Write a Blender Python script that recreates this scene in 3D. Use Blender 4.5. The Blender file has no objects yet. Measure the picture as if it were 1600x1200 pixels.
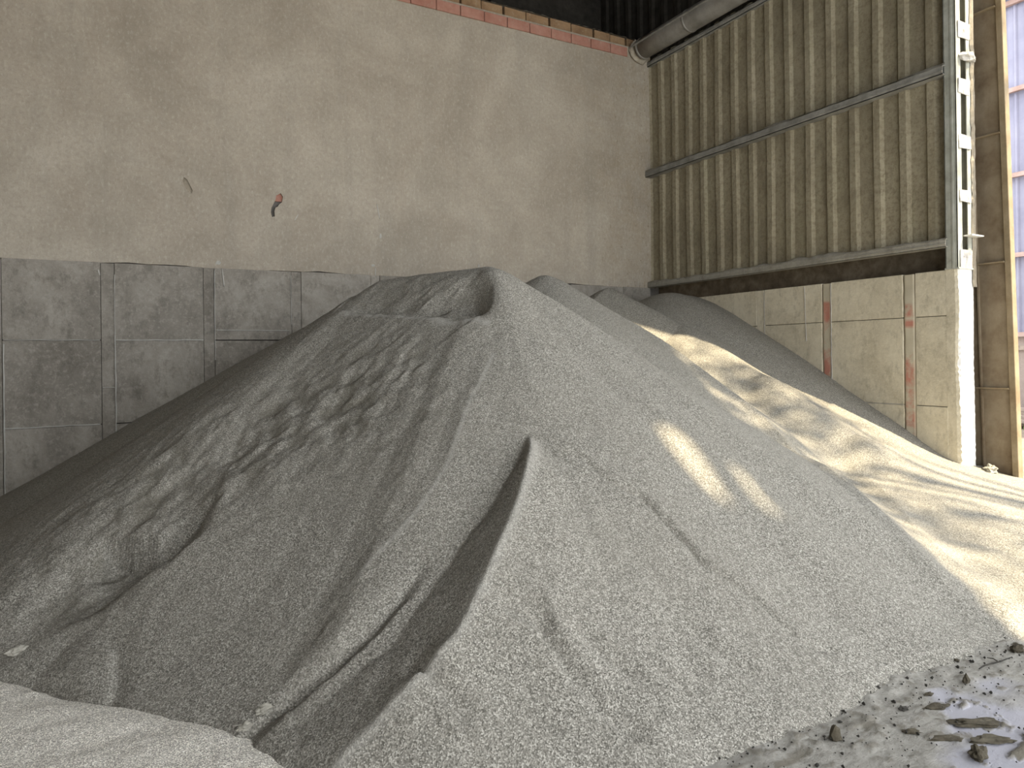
import bpy, bmesh, math, random
import numpy as np
from mathutils import Vector, Matrix

# ------------------------------------------------------------------ camera, sky, sun, exposure
sc = bpy.context.scene
TH, ROLL = math.radians(29.1), 0.0124
fw = Vector((math.sin(TH), math.cos(TH), 0)); rt = Vector((math.cos(TH), -math.sin(TH), 0)); up = Vector((0, 0, 1))
cr, sr = math.cos(ROLL), math.sin(ROLL)
cx = rt * cr - up * sr
cy = up * cr + rt * sr
cam_d = bpy.data.cameras.new('camera'); cam = bpy.data.objects.new('camera', cam_d); sc.collection.objects.link(cam)
cam.matrix_world = Matrix(((cx.x, cy.x, -fw.x, -7.90), (cx.y, cy.y, -fw.y, -9.336), (cx.z, cy.z, -fw.z, 1.6), (0, 0, 0, 1)))
cam_d.sensor_fit = 'HORIZONTAL'; cam_d.sensor_width = 36.0
cam_d.lens = 36.0 * 1100.0 / 1600.0
cam_d.shift_y = -43.0 / 1600.0
cam_d.clip_end = 300
sc.camera = cam
sc.view_settings.view_transform = 'Standard'; sc.view_settings.look = 'None'
sc.view_settings.gamma = 1.0; sc.view_settings.use_curve_mapping = False
sc.view_settings.exposure = 1.6

world = bpy.data.worlds.new('World'); sc.world = world; world.use_nodes = True
wn = world.node_tree.nodes; wl = world.node_tree.links; wn.clear()
wo = wn.new('ShaderNodeOutputWorld'); bg = wn.new('ShaderNodeBackground')
bg.inputs['Color'].default_value = (0.95, 0.975, 1.0, 1); bg.inputs['Strength'].default_value = 1.5
wl.new(bg.outputs[0], wo.inputs[0])

sun_d = bpy.data.lights.new('sun', 'SUN'); sun = bpy.data.objects.new('sun', sun_d); sc.collection.objects.link(sun)
sun_d.energy = 5.0; sun_d.angle = math.radians(.95); sun_d.color = (1.0, 0.84, 0.58)
SUN = Vector((-.47, .72, -1.0))
sun.rotation_euler = SUN.to_track_quat('-Z', 'Y').to_euler()
sun.location = (8, -14, 16)

# portal that only guides sky sampling through the big door opening
pd = bpy.data.lights.new('opening_portal', 'AREA'); pd.shape = 'RECTANGLE'; pd.size = 7.6; pd.size_y = 8.2
pd.cycles.is_portal = True
po = bpy.data.objects.new('opening_portal', pd); sc.collection.objects.link(po)
po.location = (0.5, -9.2, 3.8); po.rotation_euler = Vector((-1, 0, 0)).to_track_quat('-Z', 'Y').to_euler()

pd2 = bpy.data.lights.new('front_portal', 'AREA'); pd2.shape = 'RECTANGLE'; pd2.size = 10.5; pd2.size_y = 6.5
pd2.cycles.is_portal = True
po2 = bpy.data.objects.new('front_portal', pd2); sc.collection.objects.link(po2)
po2.location = (-5.25, -13.5, 3.25); po2.rotation_euler = Vector((0, 1, 0)).to_track_quat('-Z', 'Z').to_euler()

# ------------------------------------------------------------------ helpers
RNG = random.Random(7)
def link(o): sc.collection.objects.link(o); return o
def tag(o, label=None, cat=None, group=None, kind=None):
    if label: o['label'] = label
    if cat: o['category'] = cat
    if group: o['group'] = group
    if kind: o['kind'] = kind
    return o
def empty(name, loc=(0, 0, 0)):
    o = bpy.data.objects.new(name, None); o.location = loc; o.empty_display_size = .2
    return link(o)
def put(o, parent):
    if parent is not None:
        o.parent = parent
        o.matrix_parent_inverse = Matrix.Translation(-parent.location)
    return o
def mesh_obj(name, verts, faces, mat, parent=None, smooth=False):
    me = bpy.data.meshes.new(name); me.from_pydata([tuple(v) for v in verts], [], faces); me.update()
    if smooth: me.polygons.foreach_set('use_smooth', [True] * len(me.polygons))
    if mat: me.materials.append(mat)
    o = bpy.data.objects.new(name, me); link(o)
    return put(o, parent)
def bm_obj(name, bm, mat, parent=None, smooth=False):
    bmesh.ops.recalc_face_normals(bm, faces=bm.faces)
    me = bpy.data.meshes.new(name); bm.to_mesh(me); bm.free()
    if smooth: me.polygons.foreach_set('use_smooth', [True] * len(me.polygons))
    if mat: me.materials.append(mat)
    o = bpy.data.objects.new(name, me); link(o)
    return put(o, parent)
def bm_box(bm, lo, hi, bev=0.0, jitter=0.0, rng=RNG):
    c = [(lo[i] + hi[i]) / 2 for i in range(3)]; s = [hi[i] - lo[i] for i in range(3)]
    r = bmesh.ops.create_cube(bm, size=1.0, matrix=Matrix.Translation(c) @ Matrix.Diagonal((s[0], s[1], s[2], 1)))
    vs = r['verts']
    if jitter:
        for v in vs: v.co += Vector([rng.uniform(-jitter, jitter) for _ in range(3)])
    if bev:
        es = list({e for v in vs for e in v.link_edges})
        bmesh.ops.bevel(bm, geom=es, offset=bev, segments=1, affect='EDGES')
def box(name, lo, hi, mat, parent=None, bev=0.0, jitter=0.0):
    bm = bmesh.new(); bm_box(bm, lo, hi, bev, jitter)
    return bm_obj(name, bm, mat, parent)
def prism(name, poly, axis, a, b, mat, parent=None):
    """extrude a 2-D polygon along axis ('x','y','z') from a to b"""
    def p(q, h):
        return {'x': (h, q[0], q[1]), 'y': (q[0], h, q[1]), 'z': (q[0], q[1], h)}[axis]
    n = len(poly); vs = [p(q, a) for q in poly] + [p(q, b) for q in poly]
    fs = [tuple(range(n)), tuple(range(2 * n - 1, n - 1, -1))] + [(i, i + n, (i + 1) % n + n, (i + 1) % n) for i in range(n)]
    bm = bmesh.new(); bv = [bm.verts.new(v) for v in vs]
    for f in fs: bm.faces.new([bv[i] for i in f])
    return bm_obj(name, bm, mat, parent)
def tube_bm(bm, pts, rads, n=10, cap=True):
    rings = []
    for i, p in enumerate(pts):
        p = Vector(p); a = Vector(pts[max(i - 1, 0)]); b = Vector(pts[min(i + 1, len(pts) - 1)])
        t = (b - a).normalized(); u = t.orthogonal().normalized() if abs(t.z) < .9 else Vector((1, 0, 0)).cross(t).normalized()
        v = t.cross(u).normalized(); r = rads[i] if hasattr(rads, '__len__') else rads
        rings.append([bm.verts.new(p + u * r * math.cos(k * 2 * math.pi / n) + v * r * math.sin(k * 2 * math.pi / n)) for k in range(n)])
    for a, b in zip(rings, rings[1:]):
        for k in range(n): bm.faces.new((a[k], a[(k + 1) % n], b[(k + 1) % n], b[k]))
    if cap:
        bm.faces.new(rings[0][::-1]); bm.faces.new(rings[-1])
def clone(o, name=None, parent=None):
    c = o.copy(); link(c)
    if parent is not None: c.parent = parent
    return c

def vnoise(x, y, seed=0):
    xi = np.floor(x).astype(np.int64); yi = np.floor(y).astype(np.int64)
    fx = x - xi; fy = y - yi; fx = fx * fx * (3 - 2 * fx); fy = fy * fy * (3 - 2 * fy)
    def h(a, b):
        n = (a * 374761393 + b * 668265263 + seed * 1442695041) & 0xFFFFFFFF
        n = ((n ^ (n >> 13)) * 1274126177) & 0xFFFFFFFF
        return ((n ^ (n >> 16)) & 0xFFFF) / 65535.0 * 2 - 1
    return (h(xi, yi) * (1 - fx) + h(xi + 1, yi) * fx) * (1 - fy) + (h(xi, yi + 1) * (1 - fx) + h(xi + 1, yi + 1) * fx) * fy
def fbm(x, y, o=4, seed=0):
    s = 0; a = 1.
    for k in range(o):
        s = s + a * vnoise(x * 2 ** k + 13.7 * k, y * 2 ** k - 7.1 * k, seed + k); a *= .5
    return s
def sstep(a, b, x):
    t = np.clip((x - a) / (b - a), 0, 1); return t * t * (3 - 2 * t)

# ------------------------------------------------------------------ materials
class NT:
    def __init__(s, name):
        s.m = bpy.data.materials.new(name); s.m.use_nodes = True
        s.t = s.m.node_tree; s.b = s.t.nodes['Principled BSDF']; s._tc = None
        s.b.inputs['Specular IOR Level'].default_value = .25
    def n(s, typ, **kw):
        nd = s.t.nodes.new(typ)
        for k, v in kw.items():
            if hasattr(nd, k): setattr(nd, k, v)
        return nd
    def l(s, a, b): s.t.links.new(a, b)
    def co(s, scale=(1, 1, 1), gen='Object', rnd=False):
        tc = s.n('ShaderNodeTexCoord'); mp = s.n('ShaderNodeMapping'); mp.inputs['Scale'].default_value = scale
        s.l(tc.outputs[gen], mp.inputs['Vector'])
        if rnd:
            oi = s.n('ShaderNodeObjectInfo'); cm = s.n('ShaderNodeVectorMath', operation='SCALE')
            cm.inputs[0].default_value = (37, 19, 53); s.l(oi.outputs['Random'], cm.inputs['Scale']); s.l(cm.outputs[0], mp.inputs['Location'])
        return mp.outputs['Vector']
    def noise(s, vec, scale, detail=6, rough=.55, dist=0):
        nd = s.n('ShaderNodeTexNoise'); nd.inputs['Scale'].default_value = scale; nd.inputs['Detail'].default_value = detail
        nd.inputs['Roughness'].default_value = rough; nd.inputs['Distortion'].default_value = dist
        s.l(vec, nd.inputs['Vector']); return nd.outputs['Fac']
    def voro(s, vec, scale, feature='F1', out='Distance'):
        nd = s.n('ShaderNodeTexVoronoi', feature=feature); nd.inputs['Scale'].default_value = scale
        s.l(vec, nd.inputs['Vector']); return nd.outputs[out]
    def ramp(s, fac, stops):
        r = s.n('ShaderNodeValToRGB'); e = r.color_ramp.elements
        while len(e) < len(stops): e.new(.5)
        for el, (p, c) in zip(e, stops):
            el.position = p; el.color = (*c, 1) if len(c) == 3 else c
        s.l(fac, r.inputs['Fac']); return r.outputs['Color']
    def val(s, fac, a, b, c=0., d=1.):
        m = s.n('ShaderNodeMapRange'); m.inputs['From Min'].default_value = a; m.inputs['From Max'].default_value = b
        m.inputs['To Min'].default_value = c; m.inputs['To Max'].default_value = d
        s.l(fac, m.inputs['Value']); return m.outputs['Result']
    def mix(s, fac, a, b, mode='MIX'):
        m = s.n('ShaderNodeMix', data_type='RGBA', blend_type=mode)
        for inp, v in ((m.inputs[0], fac), (m.inputs[6], a), (m.inputs[7], b)):
            if hasattr(v, 'links') or hasattr(v, 'is_linked'): s.l(v, inp)
            else: inp.default_value = v if not isinstance(v, tuple) else (*v, 1) if len(v) == 3 else v
        return m.outputs[2]
    def math(s, op, a, b=None):
        m = s.n('ShaderNodeMath', operation=op)
        for i, v in enumerate((a, b)):
            if v is None: continue
            if hasattr(v, 'is_linked'): s.l(v, m.inputs[i])
            else: m.inputs[i].default_value = v
        return m.outputs[0]
    def bump(s, h, strength=.4, dist=.01, prev=None):
        b = s.n('ShaderNodeBump'); b.inputs['Strength'].default_value = strength; b.inputs['Distance'].default_value = dist
        s.l(h, b.inputs['Height'])
        if prev is not None: s.l(prev, b.inputs['Normal'])
        return b.outputs['Normal']
    def done(s, col=None, rough=.9, nrm=None, metal=0.):
        if col is not None:
            if isinstance(col, tuple): s.b.inputs['Base Color'].default_value = (*col, 1)
            else: s.l(col, s.b.inputs['Base Color'])
        if hasattr(rough, 'is_linked'): s.l(rough, s.b.inputs['Roughness'])
        else: s.b.inputs['Roughness'].default_value = rough
        s.b.inputs['Metallic'].default_value = metal
        if nrm is not None: s.l(nrm, s.b.inputs['Normal'])
        return s.m

def mat_sand(name, tint=(1, 1, 1), fines=True, grain=1.0):
    t = NT(name); v = t.co()
    g1 = t.voro(v, 185 * grain, out='Color'); 
    bw = t.n('ShaderNodeSeparateColor'); t.l(g1, bw.inputs[0])
    base = t.ramp(bw.outputs[0], [(0, (.08, .076, .064)), (.3, (.18, .171, .149)), (.7, (.285, .273, .238)), (1, (.50, .482, .43))])
    big = t.noise(v, 1.3, 5)
    base = t.mix(t.val(big, .3, .7, .0, .35), base, (.235, .222, .19))
    if fines:
        at = t.n('ShaderNodeAttribute'); at.attribute_name = 'fines'
        base = t.mix(at.outputs['Fac'], base, (.42, .41, .375))
        at2 = t.n('ShaderNodeAttribute'); at2.attribute_name = 'clump'
        base = t.mix(t.math('MULTIPLY', at2.outputs['Fac'], .55), base, (.12, .11, .085))
    if tint != (1, 1, 1): base = t.mix(1.0, base, tint, 'MULTIPLY')
    dist = t.voro(v, 185 * grain)
    n1 = t.bump(dist, .55, .004)
    n2 = t.bump(t.noise(v, 26, 4), .35, .012, n1)
    return t.done(base, .95, n2)
def mat_plaster():
    t = NT('grey_plaster'); v = t.co(); vs = t.co((1, 1, .25))
    big = t.noise(v, .62, 9, .66, .35)
    c = t.ramp(big, [(.28, (.27, .236, .188)), (.44, (.36, .318, .258)), (.56, (.415, .372, .306)), (.74, (.49, .447, .375))])
    c = t.mix(t.val(t.noise(v, 2.2, 6, .65, .8), .42, .72, 0, .35), c, (.27, .25, .205))
    c = t.mix(t.val(t.noise(vs, 6, 6, .7), .55, .8, 0, .3), c, (.50, .48, .43))
    pits = t.val(t.noise(vs, 14, 5, .75), .70, .76, 0, .8)
    c = t.mix(pits, c, (.13, .115, .09))
    sx = t.n('ShaderNodeSeparateXYZ'); t.l(v, sx.inputs[0])
    edge = t.val(sx.outputs['X'], -1.9, -.3, 0, 1)
    flk = t.val(t.noise(t.co((1, 1, .4)), 24, 5, .75), .58, .66, 0, .85)
    c = t.mix(t.math('MULTIPLY', flk, edge), c, (.17, .12, .07))
    c = t.mix(t.math('MULTIPLY', t.val(t.noise(v, 3, 6, .7), .4, .7, 0, .5), edge), c, (.30, .235, .145))
    scr = t.val(t.noise(t.co((.35, 1, 3.0)), 7, 7, .75, 1.2), .66, .72, 0, .35)
    c = t.mix(scr, c, (.20, .18, .14))
    c = t.mix(t.val(t.noise(t.co((1, 1, .08)), 2.2, 5, .6), .52, .72, 0, .4), c, (.265, .245, .205))
    c = t.mix(t.val(t.noise(v, 22, 8, .8), .47, .62, 0, .42), c, (.25, .22, .175))
    c = t.mix(t.val(t.noise(t.co((1, 1, .5)), 30, 6, .8), .52, .64, 0, .42), c, (.56, .52, .45))
    n = t.bump(t.noise(v, 9, 9, .75), .6, .016)
    n = t.bump(t.noise(v, 70, 4), .4, .003, n)
    return t.done(c, .92, n)
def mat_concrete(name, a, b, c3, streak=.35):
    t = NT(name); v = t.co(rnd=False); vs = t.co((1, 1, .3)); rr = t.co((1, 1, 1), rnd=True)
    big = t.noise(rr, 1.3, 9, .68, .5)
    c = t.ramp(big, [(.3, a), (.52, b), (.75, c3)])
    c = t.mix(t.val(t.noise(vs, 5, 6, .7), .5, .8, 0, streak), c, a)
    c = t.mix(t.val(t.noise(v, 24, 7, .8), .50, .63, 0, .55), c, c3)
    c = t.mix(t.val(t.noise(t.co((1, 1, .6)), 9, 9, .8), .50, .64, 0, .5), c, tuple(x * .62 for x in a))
    n = t.bump(t.noise(v, 14, 9, .75), .6, .014)
    n = t.bump(t.noise(v, 90, 4), .4, .003, n)
    return t.done(c, .93, n)
def mat_paint_strip():
    t = NT('concrete_strip_red_paint'); v = t.co()
    big = t.noise(v, 1.1, 8, .62)
    c = t.ramp(big, [(.3, (.39, .35, .265)), (.52, (.50, .46, .36)), (.75, (.60, .56, .45))])
    p = t.noise(v, 3.4, 7, .7, .2)
    at = t.n('ShaderNodeAttribute'); at.attribute_name = 'paint'
    f = t.math('MULTIPLY', t.val(p, .40, .56, 0, .85), at.outputs['Fac'])
    c = t.mix(f, c, (.46, .17, .125))
    n = t.bump(t.noise(v, 14, 8, .7), .4, .01)
    return t.done(c, .9, n)
def mat_brick(name, a, b):
    t = NT(name); v = t.co(rnd=True); w = t.co((2, 2, 60), rnd=True)
    c = t.ramp(t.noise(v, 4, 6, .65), [(.35, a), (.65, b)])
    c = t.mix(t.val(t.noise(v, 14, 5, .7), .55, .75, 0, .5), c, (.40, .35, .27))
    n = t.bump(t.noise(w, 1.2, 3), .5, .006)
    return t.done(c, .9, n)
def mat_sheet():
    t = NT('dusty_cladding'); v = t.co(); vs = t.co((1, 1, .12))
    c = t.ramp(t.noise(v, .8, 6, .6), [(.3, (.29, .255, .18)), (.5, (.40, .355, .25)), (.7, (.50, .45, .33))])
    c = t.mix(t.val(t.noise(vs, 9, 6, .7), .5, .75, 0, .45), c, (.45, .43, .29))
    c = t.mix(t.val(t.noise(vs, 4, 5, .7), .58, .78, 0, .6), c, (.15, .115, .07))
    c = t.mix(t.val(t.noise(v, 22, 8, .8), .47, .62, 0, .55), c, (.17, .14, .09))
    c = t.mix(t.val(t.noise(v, 1.7, 6, .7, .6), .52, .72, 0, .55), c, (.21, .18, .125))
    n = t.bump(t.noise(v, 18, 9, .8), 1.0, .03)
    n = t.bump(t.noise(v, 90, 3), .4, .003, n)
    return t.done(c, .85, n)
def mat_metal(name, a, b, c3, rough=.7, scale=6, metal=0., bump=.3):
    t = NT(name); v = t.co(rnd=True); vs = t.co((1, 1, .15))
    c = t.ramp(t.noise(v, scale, 7, .65), [(.32, a), (.5, b), (.7, c3)])
    c = t.mix(t.val(t.noise(vs, 8, 6, .7), .52, .78, 0, .5), c, a)
    n = t.bump(t.noise(v, 40, 6, .7), bump, .006)
    return t.done(c, rough, n, metal)
def mat_floor():
    t = NT('dusty_wet_floor'); v = t.co()
    va = t.co((1, 1.7, 1))
    c = t.ramp(t.noise(va, 12, 9, .75), [(.3, (.27, .257, .228)), (.48, (.40, .385, .345)), (.7, (.53, .515, .475))])
    fl_ = t.val(t.noise(va, 34, 6, .75, .6), .60, .68, 0, .8)
    at2 = t.n('ShaderNodeAttribute'); at2.attribute_name = 'wet'
    c = t.mix(at2.outputs['Fac'], c, (.40, .40, .45))  # wet film, with the bluish sheen of the sky mixed into its colour
    c = t.mix(t.math('MULTIPLY', fl_, t.math('SUBTRACT', 1.0, t.math('MULTIPLY', at2.outputs['Fac'], .7))), c, (.10, .09, .07))
    at = t.n('ShaderNodeAttribute'); at.attribute_name = 'mud'
    c = t.mix(t.math('MULTIPLY', at.outputs['Fac'], .8), c, (.17, .15, .11))
    r = t.math('SUBTRACT', .92, t.math('MULTIPLY', at2.outputs['Fac'], .52))
    hgt = t.math('MULTIPLY', t.noise(va, 30, 8, .75), t.math('SUBTRACT', 1.0, t.math('MULTIPLY', at2.outputs['Fac'], .8)))
    n = t.bump(hgt, .9, .02)
    n = t.bump(t.voro(v, 150), .2, .003, n)
    return t.done(c, r, n)

M = {}
M['sand'] = mat_sand('grey_granular_sand')
M['fine'] = mat_sand('pale_fine_sand', tint=(2.7, 2.7, 2.78), fines=False, grain=1.3)
M['plaster'] = mat_plaster()
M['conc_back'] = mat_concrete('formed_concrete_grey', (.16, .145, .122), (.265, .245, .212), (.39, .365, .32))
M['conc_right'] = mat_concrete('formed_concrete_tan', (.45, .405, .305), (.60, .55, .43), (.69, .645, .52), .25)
M['seam'] = mat_concrete('cement_seam', (.36, .35, .32), (.44, .43, .40), (.52, .51, .48))
M['paint'] = mat_paint_strip()
M['core'] = mat_concrete('wall_core', (.10, .095, .085), (.14, .13, .12), (.18, .17, .15))
M['brick_red'] = mat_brick('red_clay_brick', (.33, .155, .115), (.43, .235, .18))
M['brick_brown'] = mat_brick('brown_clay_brick', (.22, .135, .075), (.33, .22, .125))
M['mortar'] = mat_concrete('mortar_dust', (.25, .215, .165), (.35, .31, .245), (.45, .41, .335))
M['sheet'] = mat_sheet()
M['girt'] = mat_metal('dust_coated_steel', (.19, .185, .165), (.27, .265, .24), (.36, .35, .32))
M['dust'] = mat_concrete('settled_dust', (.26, .245, .205), (.35, .335, .285), (.44, .42, .37))
M['pipe'] = mat_metal('grey_sheet_metal', (.20, .19, .17), (.29, .28, .255), (.37, .36, .335), .5, 3, .25, .15)
M['post'] = mat_metal('pale_green_grey_steel', (.27, .275, .235), (.38, .39, .345), (.47, .48, .44), .7, 5)
M['white'] = mat_concrete('sun_white_cement', (.66, .66, .64), (.76, .76, .74), (.84, .84, .82), .15)  # white stands for direct sun on the end face
M['rust'] = mat_metal('rusty_brown_steel', (.13, .095, .06), (.20, .16, .11), (.26, .22, .16), .8, 3)
M['rustlite'] = mat_metal('pale_rust_steel', (.17, .125, .075), (.225, .18, .115), (.28, .23, .16), .8, 4)
M['roof'] = mat_metal('dark_roof_and_shade', (.018, .016, .013), (.03, .027, .022), (.045, .04, .033), .9)  # dark roof; also paints shade on the upper cladding and behind the bricks
M['batten'] = mat_metal('limewashed_plate', (.22, .21, .19), (.52, .51, .49), (.66, .66, .64), .85, 14, 0, .5)
M['gap_plate'] = mat_metal('brown_crust_and_shade', (.07, .055, .038), (.11, .09, .065), (.17, .145, .11), .9)  # brown crust, kept dark for the shade inside the gap
M['clod'] = mat_concrete('dry_mud', (.055, .046, .032), (.095, .082, .058), (.16, .145, .11))
M['stone'] = mat_concrete('dark_grit', (.035, .032, .027), (.055, .052, .046), (.09, .085, .072))
M['floor'] = mat_floor()

# ------------------------------------------------------------------ the setting
# floor with mud relief where it shows
def axis(segs):
    out = []
    for a, b, st in segs:
        out.append(np.arange(a, b - 1e-6, st))
    out.append(np.array([segs[-1][1]])); return np.concatenate(out)
fxs = axis([(-16, -8.2, .4), (-8.2, -7.0, .05), (-7.0, -2.6, .0125), (-2.6, 1.2, .1)])
fys = axis([(-13.4, -9.0, .4), (-9.0, -8.4, .05), (-8.4, -6.7, .0125), (-6.7, 0.0, .3)])
X, Y = np.meshgrid(fxs, fys)
wetf = sstep(.02, .30, fbm(X * 1.1 + 3, Y * 1.6, 4, 21) + 1.9 * (-7.36 - Y) + .02)
lump = fbm(X * 7, Y * 10, 5, 31)
mud = sstep(.42, .62, fbm(X * 4.2 + 9 + Y, Y * 9.5 - X * 1.2, 5, 41)) * sstep(-7.3, -7.5, Y)
crumb = np.maximum(fbm(X * 16 + Y * 5, Y * 24, 4, 71) - .25, 0)
Z = .007 * np.maximum(lump, -.3) * (1 - .9 * wetf) + .012 * mud * np.maximum(.35 + fbm(X * 12, Y * 20, 4, 51), 0)
Z += .009 * crumb * (1 - .9 * wetf)
Z += .009 * sstep(-7.62, -7.2, Y) * np.maximum(fbm(X * 11, Y * 13, 4, 61) + .2, 0)
mud = np.maximum(mud, sstep(.30, .6, crumb) * .7)
wetf = wetf * (1 - mud)
inside = (X > -7.2) & (X < -2.5) & (Y > -8.6)
Z = np.where(inside, Z, 0); mud = np.where(inside, mud, 0)
def grid_obj(name, X, Y, Z, mat, attrs=None, keep=None, parent=None, smooth=True):
    ny, nx = X.shape
    co = np.stack([X, Y, Z], -1).reshape(-1, 3).astype(np.float32)
    i = np.arange(ny * nx).reshape(ny, nx)
    q = np.stack([i[:-1, :-1], i[:-1, 1:], i[1:, 1:], i[1:, :-1]], -1).reshape(-1, 4)
    if keep is not None:
        k = keep.reshape(-1); q = q[k[q].all(1)]
        used = np.zeros(len(co), bool); used[q] = True
        remap = np.cumsum(used) - 1; co = co[used]; q = remap[q]
        if attrs: attrs = {a: b.reshape(-1)[used] for a, b in attrs.items()}
    me = bpy.data.meshes.new(name)
    me.vertices.add(len(co)); me.vertices.foreach_set('co', co.ravel())
    me.loops.add(q.size); me.loops.foreach_set('vertex_index', q.ravel().astype(np.int32))
    me.polygons.add(len(q)); me.polygons.foreach_set('loop_start', np.arange(0, q.size, 4, dtype=np.int32))
    me.update(calc_edges=True); me.validate()
    if smooth: me.polygons.foreach_set('use_smooth', np.ones(len(q), bool))
    for a, b in (attrs or {}).items():
        at = me.attributes.new(a, 'FLOAT', 'POINT'); at.data.foreach_set('value', b.reshape(-1).astype(np.float32))
    me.materials.append(mat)
    o = bpy.data.objects.new(name, me); link(o)
    return put(o, parent)
fl = grid_obj('floor', X, Y, Z, M['floor'], {'mud': mud, 'wet': np.where(inside, wetf, .15)})
tag(fl, kind='structure')

# ---- back wall: formed concrete below, plaster above, two brick courses on top
BX0 = -16.0
wb = box('wall_back', (BX0, .05, 0), (0.27, .32, 6.58), M['core']); tag(wb, kind='structure')
# plaster skin with two broken-out spots
def blob(cx_, cz_, pts): return [(cx_ + a, cz_ + b) for a, b in pts]
spot1 = blob(-6.13, 3.62, [(.055, .115), (.085, .07), (.07, .0), (.035, -.03), (.02, -.06), (-.01, -.075), (-.025, -.12), (-.02, -.19), (-.055, -.20), (-.07, -.14), (-.06, -.08), (-.035, -.03), (-.01, .02), (0, .08)])
spot2 = blob(-7.17, 3.72, [(-.035, .09), (.0, .07), (.03, .01), (.06, -.06), (.05, -.095), (.015, -.09), (-.02, -.03), (-.05, .05)])
bm = bmesh.new()
outer = [(BX0, 2.735)] + [(x, 2.735 + .012 * math.sin(x * 3.1) + .008 * math.sin(x * 11)) for x in np.arange(BX0 + .2, -.05, .2)] + [(0.10, 2.735), (0.10, 6.58), (BX0, 6.58)]
es = []
for loop in (outer, spot1, spot2):
    vv = [bm.verts.new((x, 0.0, z)) for x, z in loop]
    es += [bm.edges.new((vv[i], vv[(i + 1) % len(vv)])) for i in range(len(vv))]
r = bmesh.ops.triangle_fill(bm, use_beauty=True, edges=es)
ret = bmesh.ops.extrude_face_region(bm, geom=list(bm.faces))
bmesh.ops.translate(bm, vec=(0, .045, 0), verts=[g for g in ret['geom'] if isinstance(g, bmesh.types.BMVert)])
bm_obj('plaster_skin', bm, M['plaster'], wb)
# brick showing in the broken spots
for cx_, cz_, dz in ((-6.09, 3.70, .07), (-6.17, 3.45, .045)):
    box('exposed_brick', (cx_ - .11, .028, cz_ - dz), (cx_ + .10, .05, cz_ + dz), M['brick_red'] if dz > .05 else M['core'], wb, .004)
box('exposed_brick', (-7.27, .022, 3.6), (-7.07, .05, 3.83), M['mortar'], wb, .004)
# plaster flakes and cement dribbles that stand proud of the skin
def flake(x, z, w, h, tilt=0.):
    pts = [(-.5, -.5), (-.2, -.4), (.1, -.52), (.4, -.3), (.5, .1), (.25, .45), (0, .5), (-.3, .38), (-.52, .05)]
    c, s = math.cos(tilt), math.sin(tilt)
    poly = [(x + (a * w * c - b * h * s), z + (a * w * s + b * h * c)) for a, b in pts]
    prism('plaster_flake', poly, 'y', -.006 if z > 2.735 else -.036, .002, M['seam'], wb)
for a in ((-6.83, 2.80, .06, .05), (-6.78, 2.62, .012, .22, .1), (-4.86, 2.87, .05, .035), (-4.83, 2.78, .012, .12), (-4.75, 3.28, .03, .07),
          (-4.78, 3.62, .012, .2, .2), (-5.88, 3.44, .012, .10, -.5), (-8.1, 2.62, .015, .07, .3), (-3.25, 2.95, .03, .05), (-2.9, 2.82, .008, .16, .3)):
    flake(*a)
# formed concrete: strips and panels, each its own piece
strips = [(-12.45, -12.30), (-11.38, -11.23), (-10.29, -10.14), (-9.17, -9.015), (-8.085, -7.95), (-7.005, -6.885), (-5.96, -5.84), (-4.90, -4.78), (-3.85, -3.73), (-2.80, -2.68), (-1.75, -1.63), (-.70, -.58)]
rows = [(0.0, .882), (.89, 1.842), (1.85, 2.735)]
prev = -13.4
for a, b in strips:
    for (z0, z1) in rows:
        d = RNG.uniform(0, .006)
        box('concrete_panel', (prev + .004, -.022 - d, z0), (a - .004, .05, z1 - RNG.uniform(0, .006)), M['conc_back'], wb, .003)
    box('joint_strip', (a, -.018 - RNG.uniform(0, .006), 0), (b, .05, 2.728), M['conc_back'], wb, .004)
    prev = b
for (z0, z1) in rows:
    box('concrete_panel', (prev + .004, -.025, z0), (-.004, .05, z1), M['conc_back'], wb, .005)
# cement fins squeezed out of the form joints
def fin(pts, w=.008):
    """thin ridge along points (x, z)"""
    bm = bmesh.new()
    tube_bm(bm, [(x, -.032, z) for x, z in pts], [w * RNG.uniform(.7, 1.1) for _ in pts], 6)
    bm_obj('cement_fin', bm, M['seam'], wb)
def lin(a, b, n, j=.003):
    return [(a[0] + (b[0] - a[0]) * i / n + RNG.uniform(-j, j), a[1] + (b[1] - a[1]) * i / n + RNG.uniform(-j, j)) for i in range(n + 1)]
fin(lin((-7.947, .6), (-7.947, 1.95), 12)); fin(lin((-7.947, 1.95), (-7.947, 2.6), 6), .005)
fin(lin((-7.94, 1.846), (-7.01, 1.846), 9)); fin(lin((-9.01, .886), (-8.10, .886), 9)); fin(lin((-9.0, .1), (-9.0, 1.8), 9), .007)
fin(lin((-6.87, 1.97), (-6.0, 1.965), 7), .007); fin(lin((-6.88, 1.6), (-6.88, 2.7), 8), .005); fin(lin((-8.08, 1.30), (-7.95, 1.30), 3), .005)
fin(lin((-9.0, 1.846), (-8.1, 1.846), 8), .005); fin(lin((-5.965, 2.05), (-5.965, 2.68), 5), .005)
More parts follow.
